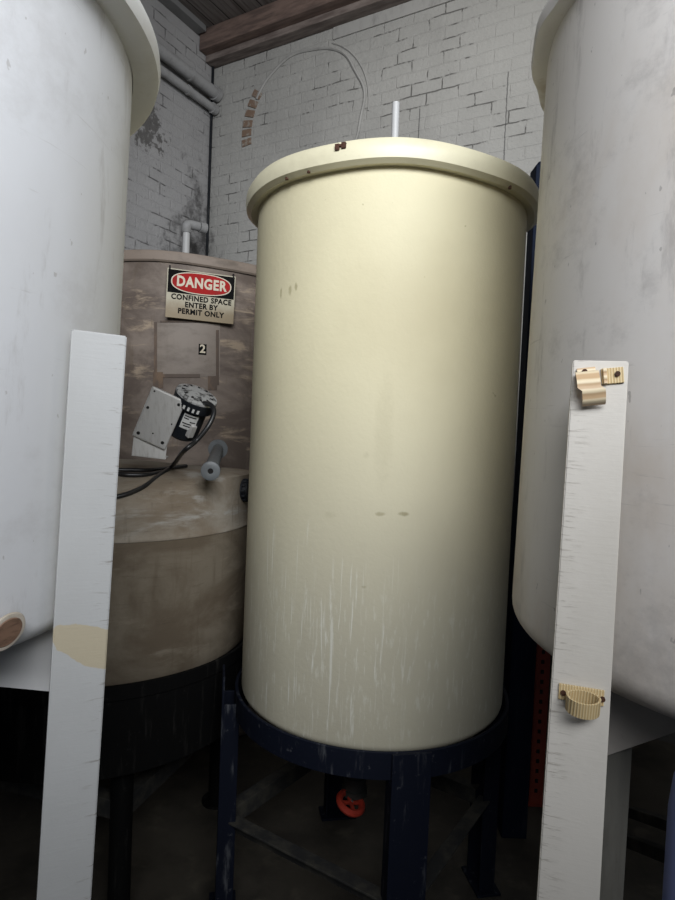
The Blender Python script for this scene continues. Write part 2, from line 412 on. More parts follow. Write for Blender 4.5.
link('timber', box(B(), .01, 6.4, -.20, -.005, zb+.0, H-.001, .008), mBeam, bt)
link('ledger_board', box(B(), .01, 6.4, -.115, -.006, zb-.055, zb, .006), mBeam2, bt)
tr = struct(link('trim_1', box(B(), .22, 7.9, .0, .10, H-.05, H-.001, .006), mTrim, mw=WL))
# projecting rowlock course under the beam
tr = struct(link('trim_2', box(B(), 1.25, 6.4, -.014, -.0, zb-.15, zb-.056, .004), mPlaster, mw=WB))
# blocked-up round opening: raised paint ridge and bare voussoirs
bm = B(); cx, cz, rr = .985, E+2.50, .565
pts = [Vector((cx+(rr+.012*math.sin(9*a))*math.cos(a), -.004, cz+(rr+.010*math.sin(7*a+1))*math.sin(a))) for a in [R(-28)+R(178)*i/40 for i in range(41)]]
tube(bm, pts, .013, 6, 2)
pts = [Vector((cx+(rr+.045)*math.cos(a), -.002, cz+(rr+.045)*math.sin(a))) for a in [R(-5)+R(70)*i/20 for i in range(21)]]
tube(bm, pts, .008, 6, 2)
struct(link('trim_3', bm, mPlaster, mw=WB))
for k, a in enumerate((146, 154, 162, 170.5, 178, 186)):
    m = Matrix.Translation((cx, 0, cz)) @ Matrix.Rotation(-R(a), 4, 'Y')
    bm = B(); box(bm, rr-.035, rr+.062, -.010, .02, -.029, .029, .004, m)
    tag(link('bare_brick', bm, mBareBrick, mw=WB), ('bare brown arch brick at the top of the curved row', 'second bare brown arch brick from the top of the curved row', 'third bare brown arch brick from the top of the curved row', 'fourth bare brown arch brick from the top of the curved row', 'fifth bare brown arch brick down the curved row, next to lowest', 'lowest bare arch brick of the curved row on the back wall')[k], 'brick', 'bare arch bricks in the back wall')

# pipes on the left wall, elbow and corner conduit
def onleft(px, py, off):
    """point on a plane parallel to the left wall, off metres into the room"""
    n = Vector((dl.y, -dl.x, 0)); d = ray(px, py); e = Vector((0, 0, E))
    t = (C+n*off-e).dot(n)/d.dot(n); return e+d*t
nL = Vector((dl.y, -dl.x, 0))
def wallpipe(px, py, off, r, name, label):
    p = onleft(px, py, off); s1 = (C-p).dot(dl)
    p1 = p+dl*(s1-.02); p0 = p-dl*3.2
    t = thing(name, label, 'pipe', p1)
    q0, q1 = p0-p1, Vector((0, 0, 0))
    link('pipe_run', cyl(B(), q0, q1, r), mWallPipe, t, smooth=True)
    for s in (.35, 1.5, 2.6):
        c = -dl*s; link('wall_clip', cyl(B(), c-dl*.012, c+dl*.012, r+.006), mWallPipe, t, smooth=True)
    cw = B(); cyl(cw, -dl*.05, Vector((0, 0, 0)), r+.012); link('wall_socket', cw, mWallPipe, t, smooth=True)
    return t
wallpipe(190, 74, .075, .050, 'wall_pipe', 'thicker upper painted grey pipe running along the left brick wall')
wallpipe(188, 90, .055, .034, 'wall_pipe', 'thinner lower painted grey pipe running along the left brick wall')
p = at(186, 246, 4.86)
t = thing('elbow_pipe', 'pale grey upright pipe with an elbow rising behind the brown tank', 'pipe', (p.x, p.y, 0))
h = at(186, 227, 4.86).z; wlk = (C-Vector((p.x, p.y, 0))).dot(nL)
link('riser', cyl(B(), (0, 0, .0), (0, 0, h), .028), mWhitePipe, t, smooth=True)
link('elbow', tube(B(), [(0, 0, h-.045), (0, 0, h), (.012, .012, h+.022), (.04, .04, h+.03), (.08, .075, h+.03)], .036, 16), mWallPipe, t, smooth=True)
link('coupling', cyl(B(), (.085, .08, h+.03), (.125, .117, h+.03), .042), mWallPipe, t, smooth=True)
bm = B(); tube(bm, [C+(dl*-.03+nL*.02)+Vector((0, 0, z)) for z in (0, 1, 2, 3, 4, H-.2)], .012, 8, 3)
tag(link('corner_conduit', bm, mMotor, smooth=True), 'thin dark conduit running up the corner between the two brick walls', 'conduit')

# ------------------------------------------------------------------ tanks
def tank_shell(R_, z0, z1, wall=.012, cr=.05, taper=0.):
    n = 8; pr = [(0, z0)]
    for i in range(n+1):
        a = PI/2*i/n; pr.append((R_-cr+cr*math.sin(a), z0+cr-cr*math.cos(a)))
    m = 14
    for i in range(1, m+1): pr.append((R_+taper*i/m, z0+cr+(z1-z0-cr)*i/m))
    pr.append((R_+taper-wall, z1)); pr.append((R_-wall, z0+cr)); pr.append((R_-cr, z0+wall)); pr.append((0, z0+wall))
    return lathe(B(), pr, 128)
def rim_prof(Ro, z, over, h, wall=.02):
    """rolled lip: over = how far it stands out, h = its height"""
    o_, zz = over, z
    return [(Ro-.003, zz-h*.95), (Ro+o_*.55, zz-h), (Ro+o_*.92, zz-h*.86), (Ro+o_, zz-h*.55), (Ro+o_*.96, zz-h*.25), (Ro+o_*.78, zz-h*.06), (Ro+o_*.4, zz), (Ro-wall*.5, zz+.001), (Ro-wall, zz-.012), (Ro-.004, zz-.03)]

# yellow tank in the middle
ty = thing('storage_tank', 'tall cream yellow open cylindrical plastic tank on the blue-black stand in the middle', 'tank', (YX, YY, YZ0))
hY = YZ1-YZ0
link('tank_body', tank_shell(YR, 0, hY-.01, cr=.035), mYellow, ty, smooth=True)
bm = B()
def wav(r, z, a): return (r, z+.004*math.sin(3*a+.6)+.0025*math.sin(7*a))
lathe(bm, rim_prof(YR, hY, .046, .074), 128, True, wav)
link('rim', bm, mYrim, ty, smooth=True)
for (px, py) in ((287, 175), (309, 168), (510, 184)):
    p, n = hit(YX, YY, YR+.030, px, py); p = p-Vector((YX, YY, YZ0)); dn = Vector((0, 0, -1))
    bm = B(); cyl(bm, p-dn*.030, p+dn*.002, .0095, 8); cyl(bm, p-dn*.002, p+dn*.015, .0055, 8)
    link('rusted_bolt', bm, mRust, ty)['label'] = 'rusty bolt under the rim'
p, n = hit(YX, YY, YR+.045, 341, 147); p = p-Vector((YX, YY, YZ0))
bm = B(); m = basis(p, n)
for (a, b, c, d) in ((-.018, -.004, -.010, .009), (.002, .016, -.006, .012), (-.010, .010, .0, .007)): box(bm, a, b, -.006, .006, c, d, .002, m)
link('rusted_clip', bm, mRust, ty)['label'] = 'rusty clip on the rim edge'
# outlet and valve under it
vp = at(354, 797, 2.28); vx, vy = vp.x-YX, vp.y-YY
bm = B(); cyl(bm, (vx, vy, .01), (vx, vy, -.34), .036); ov = link('outlet_pipe', bm, mValve, ty, smooth=True)
bm = B(); cyl(bm, (vx, vy, -.10), (vx, vy, -.125), .065); cyl(bm, (vx, vy, -.125), (vx, vy, -.34), .040); cyl(bm, (vx, vy, -.235), (vx, vy, -.29), .052); cyl(bm, (vx, vy, -.39), (vx, vy, -.34), .044)
cyl(bm, (vx, vy, -.41), (vx, vy, -.388), .05); link('valve_body', bm, mValve, ty, smooth=True)
bm = B(); zc = vp.z-YZ0+.015
lathe(bm, [(.046+.013*math.cos(a), .013*math.sin(a)) for a in [2*PI*i/8 for i in range(8)]], 28, True)
for k in range(4): a = PI/2*k+.4; bar(bm, (0, 0, 0), (.046*math.cos(a), .046*math.sin(a), 0), .012, .010, .002)
hw = link('valve_handle', bm, mValveRed, ty, smooth=True); hw.location = (vx-.015, vy-.06, zc); hw.rotation_euler = (R(12), R(20), 0)
hw['label'] = 'red valve handle'
link('valve_stem', cyl(B(), (vx-.015, vy-.06, zc), (vx, vy, zc-.04), .010), mValve, ty, smooth=True)

# its stand
st = thing('tank_stand', 'dark blue steel hoop stand with four legs under the yellow tank', 'stand', (YX, YY, 0))
zt = YZ0
hr = YR+.012
bm = B(); lathe(bm, [(hr, zt+.025), (hr+.008, zt+.028), (hr+.012, zt+.025), (hr+.012, zt-.058), (hr, zt-.058)], 128, True)
link('hoop', bm, mBlue, st, smooth=True)
F_ = Vector((.105, -.545, 0)); F_.normalize(); L_ = Vector((F_.y, -F_.x, 0))
dirs = [F_, L_, -F_, -L_]
lp = []
zbr = E-1.455
for k, d in enumerate(dirs):
    s = Vector((-d.y, d.x, 0)); c = d*(hr+(.050 if k == 1 else .016))
    m = Matrix((s, d, Vector((0, 0, 1)))).transposed().to_4x4(); m.translation = c
    bm = B(); w = .062
    top = zt+.028 if k != 1 else zt+.085
    box(bm, -w, w, .0, .009, 0, top, .002, m)                  # angle section leg
    box(bm, -w, -w+.009, -.055, .002, 0, top-.10, .002, m)
    box(bm, w-.009, w, -.055, .002, 0, top-.10, .002, m)
    box(bm, -w-.02, w+.02, -.07, .03, 0, .010, .002, m)
    link('leg', bm, mBlue, st); lp.append(c)
for k in range(4):
    a, b = lp[k], lp[(k+1) % 4]; u = (b-a).normalized()
    bm = B(); bar(bm, a+u*.05+Vector((0, 0, zbr)), b-u*.05+Vector((0, 0, zbr)), .05, .008, .002)
    n = Vector((0, 0, 1)).cross(u)*-.022
    bar(bm, a+u*.05+n+Vector((0, 0, zbr-.03)), b-u*.05+n+Vector((0, 0, zbr-.03)), .007, .06, .002)
    link('brace', bm, mBrace, st)['label'] = 'dusty dark angle brace'
for s in (-.2, 0.2):
    q = dirs[1]*s; hl = math.sqrt(hr*hr-s*s)
    link('cross_bar', bar(B(), q+dirs[0]*hl+Vector((0, 0, zt-.022)), q-dirs[0]*hl+Vector((0, 0, zt-.022)), .05, .04), mBlue, st)

# white dip pipe standing in the yellow tank
p = at(396, 102, 2.52)
tag(link('dip_pipe', cyl(B(), (0, 0, 0), (-.03, -.02, p.z-YZ0-.02), .0155), mWhitePipe, loc=(p.x+.03, p.y+.02, YZ0+.016), smooth=True),
    'thin upright white plastic pipe standing up out of the yellow tank', 'pipe')

# left white tank
LZ0, LZ1 = hit(LX, LY, LR-.02, 20, 647)[0].z-.006, E+.735
tl = thing('storage_tank', 'large bluish white round plastic tank filling the left edge, behind the plank', 'tank', (LX, LY, LZ0))
link('tank_body', tank_shell(LR-.022, 0, LZ1-LZ0-.01, cr=.03, taper=.022), mLeft, tl, smooth=True)
bm = B()
def wav2(r, z, a): return (r+.004*math.sin(5*a), z+.004*math.sin(4*a+.6))
lathe(bm, rim_prof(LR, LZ1-LZ0, .050, .056), 128, True, wav2)
link('rim', bm, mLrim, tl, smooth=True)
p, n = hit(LX, LY, LR, 6, 632); m = basis(p-Vector((LX, LY, LZ0)), n) @ Matrix.Rotation(R(-25), 4, 'Y') @ Matrix.Rotation(R(90), 4, 'X') @ Matrix.Scale(1.35, 4, Vector((1, 0, 0)))
port = B(); lathe(port, [(0, .004), (.017, .005), (.019, .003), (.019, -.01), (0, -.01)], 40); port.transform(m)
po = link('outlet_port', port, mPort, tl, smooth=True); po['label'] = 'brown oval plugged outlet'
bm = B(); lathe(bm, [(.019+.0055*math.cos(a), .004*math.sin(a)) for a in [2*PI*i/8 for i in range(8)]], 40, True); bm.transform(m)
link('port_ring', bm, mPortRing, po, smooth=True)

def stand(name, label, cx, cy, legs, ztop, w, mat, braces=(), zb=.5, extra=None):
    s = thing(name, label, 'stand', (cx, cy, 0))
    L = [Vector((x-cx, y-cy, 0)) for x, y in legs]
    for q in L:
        bm = B(); box(bm, q.x-w/2, q.x+w/2, q.y-w/2, q.y+w/2, 0, ztop-.05, .003); box(bm, q.x-w*.8, q.x+w*.8, q.y-w*.8, q.y+w*.8, 0, .01, .002)
        link('leg', bm, mat, s)
    for i in range(len(L)):
        a, b = L[i], L[(i+1) % len(L)]
        link('top_beam', bar(B(), a+Vector((0, 0, ztop-.026)), b+Vector((0, 0, ztop-.026)), .05, .05), mat, s)
    for i in braces:
        a, b = L[i], L[(i+1) % len(L)]
        link('brace', bar(B(), a+Vector((0, 0, zb)), b+Vector((0, 0, zb)), .04, .05), mat, s)
    return s
stand('tank_stand', 'black steel leg frame beneath the bluish white left tank', LX, LY, [(-.515, 1.20), (-1.28, 1.42), (-1.38, .80), (-.80, .66)], LZ0, .06, mBlack)
sl = [o for o in COL.objects if o.get('label') == 'black steel leg frame beneath the bluish white left tank'][0]
P = [at(-60, 640, .93), at(66, 640, 1.02), at(66, 693, 1.02), at(-60, 681, .93)]
P[0].z = P[1].z = LZ0-.001
bm = B(); a = [bm.verts.new(p-Vector((LX, LY, 0))) for p in P]; b = [bm.verts.new(p-Vector((LX, LY-.01, 0))) for p in P]
bm.faces.new(a); bm.faces.new(b[::-1])
for i in range(4): bm.faces.new((a[i], b[i], b[(i+1) % 4], a[(i+1) % 4]))
link('skirt_plate', bm, mPlateWhite, sl)['label'] = 'pale grey plate below the tank edge'

# right white tank
RZ0, RZ1 = hit(RX, RY, RR+.018, 640, 714)[0].z-.006, E+.957
tr_ = thing('storage_tank', 'large greyish white scuffed round plastic tank at the right edge', 'tank', (RX, RY, RZ0))
link('tank_body', tank_shell(RR+.018, 0, RZ1-RZ0-.01, cr=.06, taper=-.018), mRight, tr_, smooth=True)
bm = B()
def wav3(r, z, a): return (r+.003*math.sin(11*a)+.002*math.sin(23*a), z+.006*math.sin(6*a)+(.004*math.sin(17*a) if z < RZ1-RZ0-.04 else 0))
lathe(bm, rim_prof(RR, RZ1-RZ0, .038, .050), 160, True, wav3)
link('rim', bm, mRrim, tr_, smooth=True)
legA = at(616, 800, 1.23)
sr = stand('tank_stand', 'grey and black steel leg frame beneath the greyish white right tank', RX, RY, [(legA.x+.002, 1.26), (1.50, 1.05), (1.36, 1.78), (.735, 1.75)], RZ0, .055, mBlack)
for c_ in list(sr.children)[:1]:
    c_.data.materials.clear(); c_.data.materials.append(mLegGrey); c_['label'] = 'grey leg'
P = [at(585, 693, 1.2), at(705, 693, 1.2), at(705, 722, 1.2), at(603, 757, 1.2), at(585, 762, 1.2)]
P[0].z = P[1].z = RZ0-.001
bm = B(); a = [bm.verts.new(p-Vector((RX, RY, 0))) for p in P]; b = [bm.verts.new(p-Vector((RX, RY-.01, 0))) for p in P]
bm.faces.new(a); bm.faces.new(b[::-1])
for i in range(5): bm.faces.new((a[i], b[i], b[(i+1) % 5], a[(i+1) % 5]))
link('gusset_plate', bm, mSteelGrey, sr)['label'] = 'grey tapered gusset plate'
lg = at(616, 800, 1.2).x-RX
bm = B()
for (u0, u1, dy) in ((-.026, .012, 0), (.012, .026, .012)): box(bm, lg+u0, lg+u1, 1.212-RY+dy, 1.232-RY+dy, 0, at(616, 750, 1.2).z, .002)
link('leg_channel', bm, mLegGrey, sr)['label'] = 'grey channel strip'
for (ya, yb, hh) in ((812, 835, .03), (842, 868, .035)):
    a = at(632, ya, 1.95); b = at(700, yb, 1.55); o_ = Vector((RX, RY, 0))
    link('low_rail', bar(B(), a-o_, b-o_, .05, hh), mBrace, sr)

# planks
def plank(name, label, mat, tl_, tr2, bl, br, th):
    """board from its face corners (top left, top right, lower left, lower right), run on down to the floor"""
    def down(a, b): t = a.z/(a.z-b.z); return a+(b-a)*t
    fl, fr = down(tl_, bl), down(tr2, br); fl.z = fr.z = .0
    mid = (fl+fr)/2; x = (tr2-tl_).normalized(); z = ((tl_+tr2)/2-mid).normalized(); y = z.cross(x).normalized(); x = y.cross(z)
    m = Matrix((x, y, z)).transposed().to_4x4(); m.translation = mid; inv = m.inverted()
    A = [inv @ p for p in (fl, fr, tr2, tl_)]
    bm = B(); f = [bm.verts.new((p.x, 0, p.z)) for p in A]; g = [bm.verts.new((p.x, th, p.z)) for p in A]
    # cut the face into rows so the worn edge can wander
    fs = [bm.faces.new(f[::-1]), bm.faces.new(g)] + [bm.faces.new((f[i], f[(i+1) % 4], g[(i+1) % 4], g[i])) for i in range(4)]
    bmesh.ops.bevel(bm, geom=list(bm.edges), offset=.002, segments=2, affect='EDGES')
    e = thing(name, label, 'plank', m)
    return e, m, bm
e1, m1, bm = plank('support_plank', 'bluish white upright plank with a cream stain against the left tank', mPlankL,
    at(72, 329, .945), at(127, 336, .985), at(37, 900, .925), at(91, 900, .965), .014)
link('board', bm, mPlankL, e1)
e2, m2, bm = plank('support_plank', 'warm white upright plank with amber pipe clamps against the right tank', mPlankR,
    at(573, 360, 1.055), at(629, 361, 1.030), at(537, 900, 1.00), at(600, 900, .97), .018)
link('board', bm, mPlankR, e2)
def onplank(m, px, py):
    d = ray(px, py); e = Vector((0, 0, E)); y = m.to_3x3().col[1]
    t = (m.translation-e).dot(y)/d.dot(y); return m.inverted() @ (e+d*t)
# whole ring clamp low on the right plank
q = onplank(m2, 581, 694); k = .00168
cl = link('pipe_clamp', box(B(), -.036, .036, -.005, 0, -.013, .013, .001), mClamp, e2); cl.location = q; cl.rotation_euler = (0, R(0), 0)
cl['label'] = 'amber plastic ring clamp low on the plank'
bm = B(); lathe(bm, [(.0235, -.0135), (.027, -.0135), (.027, .0135), (.0235, .0135)], 40, True)
for v in bm.verts: v.co.y = (v.co.y*.85-.022 if v.co.y < 0 else v.co.y*.65-.022)
r_ = link('clamp_ring', bm, mClamp, cl, smooth=True); r_.location = (.001, -.002, -.002); r_.rotation_euler = (R(15), 0, 0)
for s in (-1, 1): link('screw', cyl(B(), (.031*s+.002, -.008, -.001), (.031*s+.002, -.002, -.001), .0045, 12), mRust, cl, smooth=True)['label'] = 'rusty screw head'
# broken clamp half, top left
q = onplank(m2, 587, 391)
cl = link('pipe_clamp', box(B(), -.014, .016, -.006, 0, .014, .040, .001), mClampZ, e2); cl.location = q; cl.rotation_euler = (0, R(-8), 0)
cl['label'] = 'broken amber clamp half with a curved arm, upper left on the plank'
bm = B(); N = 14; pr = []
for i in range(N+1):
    a = R(-75)+R(150)*i/N; pr.append((-.006-.021*math.cos(a), .002+.022*math.sin(-a)))
rows = []
for (yy, zz) in pr:
    rows.append([bm.verts.new((xx+(.004 if zz < -.002 else -.002), yy+t_, zz)) for xx, t_ in ((-.014, 0), (.019, 0), (.019, .004), (-.014, .004))])
for A_, B_ in zip(rows, rows[1:]):
    for j in range(4): bm.faces.new((A_[j], A_[(j+1) % 4], B_[(j+1) % 4], B_[j]))
bm.faces.new(rows[0]); bm.faces.new(rows[-1][::-1])
link('clamp_arm', bm, mClampZ, cl, smooth=True).scale = (1.12, 1.1, 1.4)
link('screw', cyl(B(), (-.002, -.010, .033), (-.002, -.004, .033), .0045, 12), mRust, cl, smooth=True)['label'] = 'rusty screw head'
q = onplank(m2, 612, 376)
cl = link('pipe_clamp', box(B(), -.017, .018, -.005, 0, -.0135, .0135, .001), mClamp, e2); cl.location = q; cl.rotation_euler = (0, R(-7), 0)
cl['label'] = 'square amber clamp stub, upper right on the plank'
link('clamp_lip', box(B(), -.015, -.009, -.011, -.004, -.013, .013, .001), mClampZ, cl)
link('screw', cyl(B(), (.008, -.009, .002), (.008, -.003, .002), .0045, 12), mRust, cl, smooth=True)['label'] = 'rusty screw head'

# ------------------------------------------------------------------ domed tan tank, back left
DZ0 = hit(DX, DY, DR, 110, 690)[0].z; zs = hit(DX, DY, DR, 118, 542)[0].z-DZ0; zsh = hit(DX, DY, DR, 130, 516)[0].z-DZ0; zt2 = E-.180-DZ0                       # seam height, crown height above its base
td = thing('storage_tank', 'stained tan closed tank with a rounded shoulder, on the black skirt', 'tank', (DX, DY, DZ0))
link('tank_body', lathe(B(), [(0, 0), (DR-.03, 0), (DR-.008, .008), (DR, .03), (DR, .15), (DR, .3), (DR, zs)], 128), mDome, td, smooth=True)
a0 = R(-8)
def boss(r, z, a):
    d = (a-a0+PI) % (2*PI)-PI; w = max(0, 1-abs(d)/1.0); w = min(1, w*1.7); w = w*w*(3-2*w)
    q = max(0, min(1, (r-.20)/.20))
    return (r+.0*w, z+(zt2-.018-z)*.86*w*(1 if zsh+.02 < z < zt2-.018 else 0))
pr = [(DR, zs-.006), (DR+.003, zs-.004), (DR+.003, zs+.003), (DR+.001, zs+.007), (DR-.001, zs+.03), (DR-.003, zsh-.01)]
for i in range(0, 17):
    u = i/16; a = u*PI/2; pr.append((DR-.003-.30*(1-math.cos(a)), zsh+(zt2-.02-zsh)*math.sin(a)))
pr += [(.22, zt2-.008), (.12, zt2-.001), (0, zt2)]
def dome_hit(px, py, up=0.):
    d = ray(px, py); t = 1.5
    while t < 4:
        q = Vector((0, 0, E))+d*t; rr_ = math.hypot(q.x-DX, q.y-DY)
        if rr_ < DR:
            for (r1, z1), (r2, z2) in zip(pr[4:], pr[5:]):
                if r2 <= rr_ <= r1:
                    if q.z <= DZ0+z1+(z2-z1)*(r1-rr_)/(r1-r2+1e-9)+up: return q
        t += .002
    raise ValueError('no dome at %s %s' % (px, py))
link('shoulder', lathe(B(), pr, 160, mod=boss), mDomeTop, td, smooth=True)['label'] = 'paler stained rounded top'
p, n = hit(DX, DY, DR-.01, 243, 490); p -= Vector((DX, DY, DZ0)); 
bm = B(); cyl(bm, p-n*.06, p+n*.008, .048, 28); cyl(bm, p, p+n*.028, .040, 28)
for k in range(12):
    a = 2*PI*k/12; t1 = n.cross(Vector((0, 0, 1))); q = p+(t1*math.cos(a)+Vector((0, 0, 1))*math.sin(a))*.043
    cyl(bm, q, q+n*.022, .006, 6)
link('side_fitting', bm, mMotor, td, smooth=True)['label'] = 'black round ribbed fitting'

# capped pipe over the back of its top
o_ = Vector((DX, DY, DZ0)); p = at(218, 449, 3.0); q = at(210.5, 471, 2.12); ax = (q-p).normalized()
bm = B(); cyl(bm, p-o_-ax*.01, p-o_+ax*.012, .048, 32); cyl(bm, p-o_, q-o_, .026, 28)
sp_ = link('stub_pipe', bm, mGreyPipe, td, smooth=True); sp_['label'] = 'grey pipe stub with round collar'
bm = B(); fm = frame(q-o_, q-o_+ax)
lathe(bm, [(.010, -.004), (.010, .006), (.026, .008), (.034, .004), (.034, -.03), (.026, -.03)], 32); bm.transform(fm @ Matrix.Rotation(PI/2, 4, 'Y'))
link('pipe_end_flange', bm, mGreyPipe, sp_, smooth=True)
link('pipe_bore', cyl(B(), q-o_-ax*.002, q-o_+ax*.003, .011, 20), mHole, sp_)

ds = thing('tank_stand', 'black round skirt stand under the stained tan tank', 'stand', (DX, DY, 0))
bm = B(); sk = DR+.012
lathe(bm, [(sk, DZ0-.002), (sk+.004, DZ0+.022), (sk+.014, DZ0+.020), (sk+.014, DZ0-.03), (sk+.009, DZ0-.035), (sk+.009, DZ0-.30), (sk-.002, DZ0-.30), (sk-.004, DZ0-.012), (.05, DZ0-.012), (.05, DZ0-.002)], 128, True)
link('skirt', bm, mBlack, ds, smooth=True)
for k in range(4):
    a = R(-62)+PI/2*k; c = Vector((math.cos(a), math.sin(a), 0))*(sk-.10)
    bm = B(); cyl(bm, c, c+Vector((0, 0, DZ0-.013)), .04, 20); cyl(bm, c, c+Vector((0, 0, .012)), .07, 20); link('leg', bm, mBlack, ds, smooth=True)
    c2 = Vector((math.cos(a+PI/2), math.sin(a+PI/2), 0))*(sk-.10)
    link('brace', bar(B(), c+Vector((0, 0, .42)), c2+Vector((0, 0, .42)), .06, .07), mBrace, ds)

# ------------------------------------------------------------------ brown tank with the sign
BZ1 = hit(BX, BY, BR, 168, 252)[0].z
tb = thing('storage_tank', 'tall brown weathered tank with the danger sign, behind the tan tank', 'tank', (BX, BY, 0))
link('tank_body', tank_shell(BR, 0, BZ1-.01, cr=.03), mBrown, tb, smooth=True)
bm = B(); lathe(bm, rim_prof(BR, BZ1, .022, .06), 128, True, wav); link('rim', bm, mBrownRim, tb, smooth=True)
# curved backing sheet with residue round it
def patch(bm, px0, px1, py0, py1, off, th, n=10):
    rows = []
    for i in range(n+1):
        px = px0+(px1-px0)*i/n; r = []
        for py in (py0, py1):
            p, nn = hit(BX, BY, BR+off, px, py); pin, _ = hit(BX, BY, BR+off, px, py)
            p -= Vector((BX, BY, 0)); r += [bm.verts.new(p), bm.verts.new(p-nn*th)]
        rows.append((r[0], r[2], r[3], r[1]))
    for A_, B_ in zip(rows, rows[1:]):
        for j in range(4): bm.faces.new((A_[j], A_[(j+1) % 4], B_[(j+1) % 4], B_[j]))
    bm.faces.new(rows[0]); bm.faces.new(rows[-1][::-1]); return bm
link('backing_sheet', patch(B(), 155, 220, 323, 377, .003, .004), mSheet, tb)['label'] = 'faded brown rectangle taped to the shell'
for (a, b, c, d) in ((154, 157, 322, 378), (216, 219, 330, 385), (160, 214, 320.5, 322), (163, 200, 374, 377.5), (153, 163, 372, 388), (208, 217, 376, 390)):
    link('tape_strip', patch(B(), a, b, c, d, .005, .004, 4), mTape, tb)
# danger sign
def text(s, size, bold, mat, parent, name, loc, th=.0006, sx=1.):
    cu = bpy.data.curves.new(name, 'FONT'); cu.body = s; cu.size = size; cu.align_x = 'CENTER'; cu.align_y = 'CENTER'
    cu.offset = bold; cu.space_character = 1.1; cu.extrude = th; cu.resolution_u = 3
    tmp = bpy.data.objects.new(name, cu); COL.objects.link(tmp); bpy.context.view_layer.update()
    me = bpy.data.meshes.new_from_object(tmp.evaluated_get(bpy.context.evaluated_depsgraph_get()))
    bpy.data.objects.remove(tmp); me.transform(Matrix.Rotation(PI/2, 4, 'X') @ Matrix.Diagonal((sx, 1, 1, 1)))
    me.materials.clear(); me.materials.append(mat)
    o = bpy.data.objects.new(name, me); COL.objects.link(o); o.parent = parent; o.location = loc; return o
p, n = hit(BX, BY, BR, 200.5, 297.5); m = basis(p+n*.030, n); W, Hh = .358, .258
m = m @ Matrix.Rotation(R(1.0), 4, 'Y')
sg = thing('danger_sign', 'red black and cream DANGER confined space sign on the brown tank', 'sign', m)
link('sign_panel', box(B(), -W/2, W/2, -.0015, .0015, -Hh/2, Hh/2, .0008), mSign, sg)
link('sign_header', box(B(), -W/2+.005, W/2-.005, -.003, -.001, .003, Hh/2-.006), mSignBlk, sg)['label'] = 'black header panel'
def oval(rx, rz, y0, y1, zc_):
    bm = B(); A_ = []; B_ = []
    for i in range(56):
        a = 2*PI*i/56; e = .82
        x = rx*math.copysign(abs(math.cos(a))**e, math.cos(a)); z = rz*math.copysign(abs(math.sin(a))**e, math.sin(a))
        A_.append(bm.verts.new((x, y0, z+zc_))); B_.append(bm.verts.new((x, y1, z+zc_)))
    bm.faces.new(A_); bm.faces.new(B_[::-1])
    for i in range(56): bm.faces.new((A_[i], A_[(i+1) % 56], B_[(i+1) % 56], B_[i]))
    return bm
zo = .064
link('oval_border', oval(.158, .057, -.0038, -.002, zo), mSignCream, sg)['label'] = 'cream oval outline'
link('red_oval', oval(.152, .052, -.0046, -.002, zo), mSignRed, sg)['label'] = 'red oval'
text('DANGER', .074, .0028, mSignCream, sg, 'danger_lettering', (0, -.0052, zo), sx=.82)
for s, z in (('CONFINED SPACE', -.018), ('ENTER BY', -.054), ('PERMIT ONLY', -.090)):
    text(s, .0385, .0015, mSignBlk, sg, 'black_lettering', (0.004, -.0022, z), sx=.93)
for s in (-1, 1):
    bm = B(); box(bm, s*(W/2-.012)-.004, s*(W/2-.012)+.004, -.004, .032, Hh/2-.008, Hh/2+.014, .001); link('sign_bracket', bm, mHole, sg)
# number sticker
p, n = hit(BX, BY, BR, 202.5, 349.5); m = basis(p+n*.0035, n)
ns = thing('number_sticker', 'small black sticker with a cream number 2 below the sign', 'sticker', m)
link('sticker_panel', box(B(), -.021, .021, -.001, .003, -.029, .029), mSignBlk, ns)
text('2', .062, .0015, mSignCream, ns, 'numeral', (0, -.0018, .001))

# ------------------------------------------------------------------ mixer motor lying on the domed tank
def mmw(px, py, Y, roll_, tilt, yaw=0):
    p = at(px, py, Y)
    return Matrix.Translation(p) @ Matrix.Rotation(R(yaw), 4, 'Z') @ Matrix.Rotation(R(roll_), 4, 'Y') @ Matrix.Rotation(R(tilt), 4, 'X')
base = at(152, 452, 2.12)
mo = thing('mixer_motor', 'black electric motor on an aluminium plate lying on the tan tank', 'motor', (base.x, base.y, base.z))
inv = mo.matrix_world.inverted() if False else Matrix.Translation(-base)
def child(name, bm, mat, mw, smooth=True, parent=mo, lab=None):
    bm.transform(inv @ mw); o = link(name, bm, mat, parent, smooth=smooth)
    if lab: o['label'] = lab
    return o
mp = mmw(159, 418, 2.17, 23, 16, 8)                       # plate centre
bm = B(); box(bm, -.064, .064, -.004, .004, -.103, .100, .006)
child('mounting_plate', bm, mAlu, mp, False, lab='scratched aluminium plate')
for (x, z, r) in ((-.050, .086, .0035), (.046, .078, .006), (-.050, .020, .0055), (.050, .0, .003), (-.046, -.084, .0065), (.046, -.080, .0065), (.002, -.062, .003)):
    child('bolt_hole', cyl(B(), (x, -.0046, z), (x, -.003, z), r, 14), mHole, mp, False)
mf = mmw(150, 446, 2.20, 5, 4, 8)
bm = B(); box(bm, -.062, .060, .0, .006, -.044, .030, .003); box(bm, -.062, .060, .0, .07, -.044, -.038, .002)
child('bracket_foot', bm, mAlu, mf, False)
mm = mmw(190, 412, 2.24, 22, 24, 10)                       # motor, axis up its own z
bm = B(); lathe(bm, [(0, -.100), (.050, -.100), (.060, -.09), (.060, .025), (.076, .030), (.079, .066), (.074, .070), (0, .070)], 48)
child('motor_casing', bm, mMotor, mm)
bm = B(); lathe(bm, [(.070, .062), (.0785, .069), (.077, .076), (.070, .080), (.05, .083), (.02, .085), (0, .085)], 48)
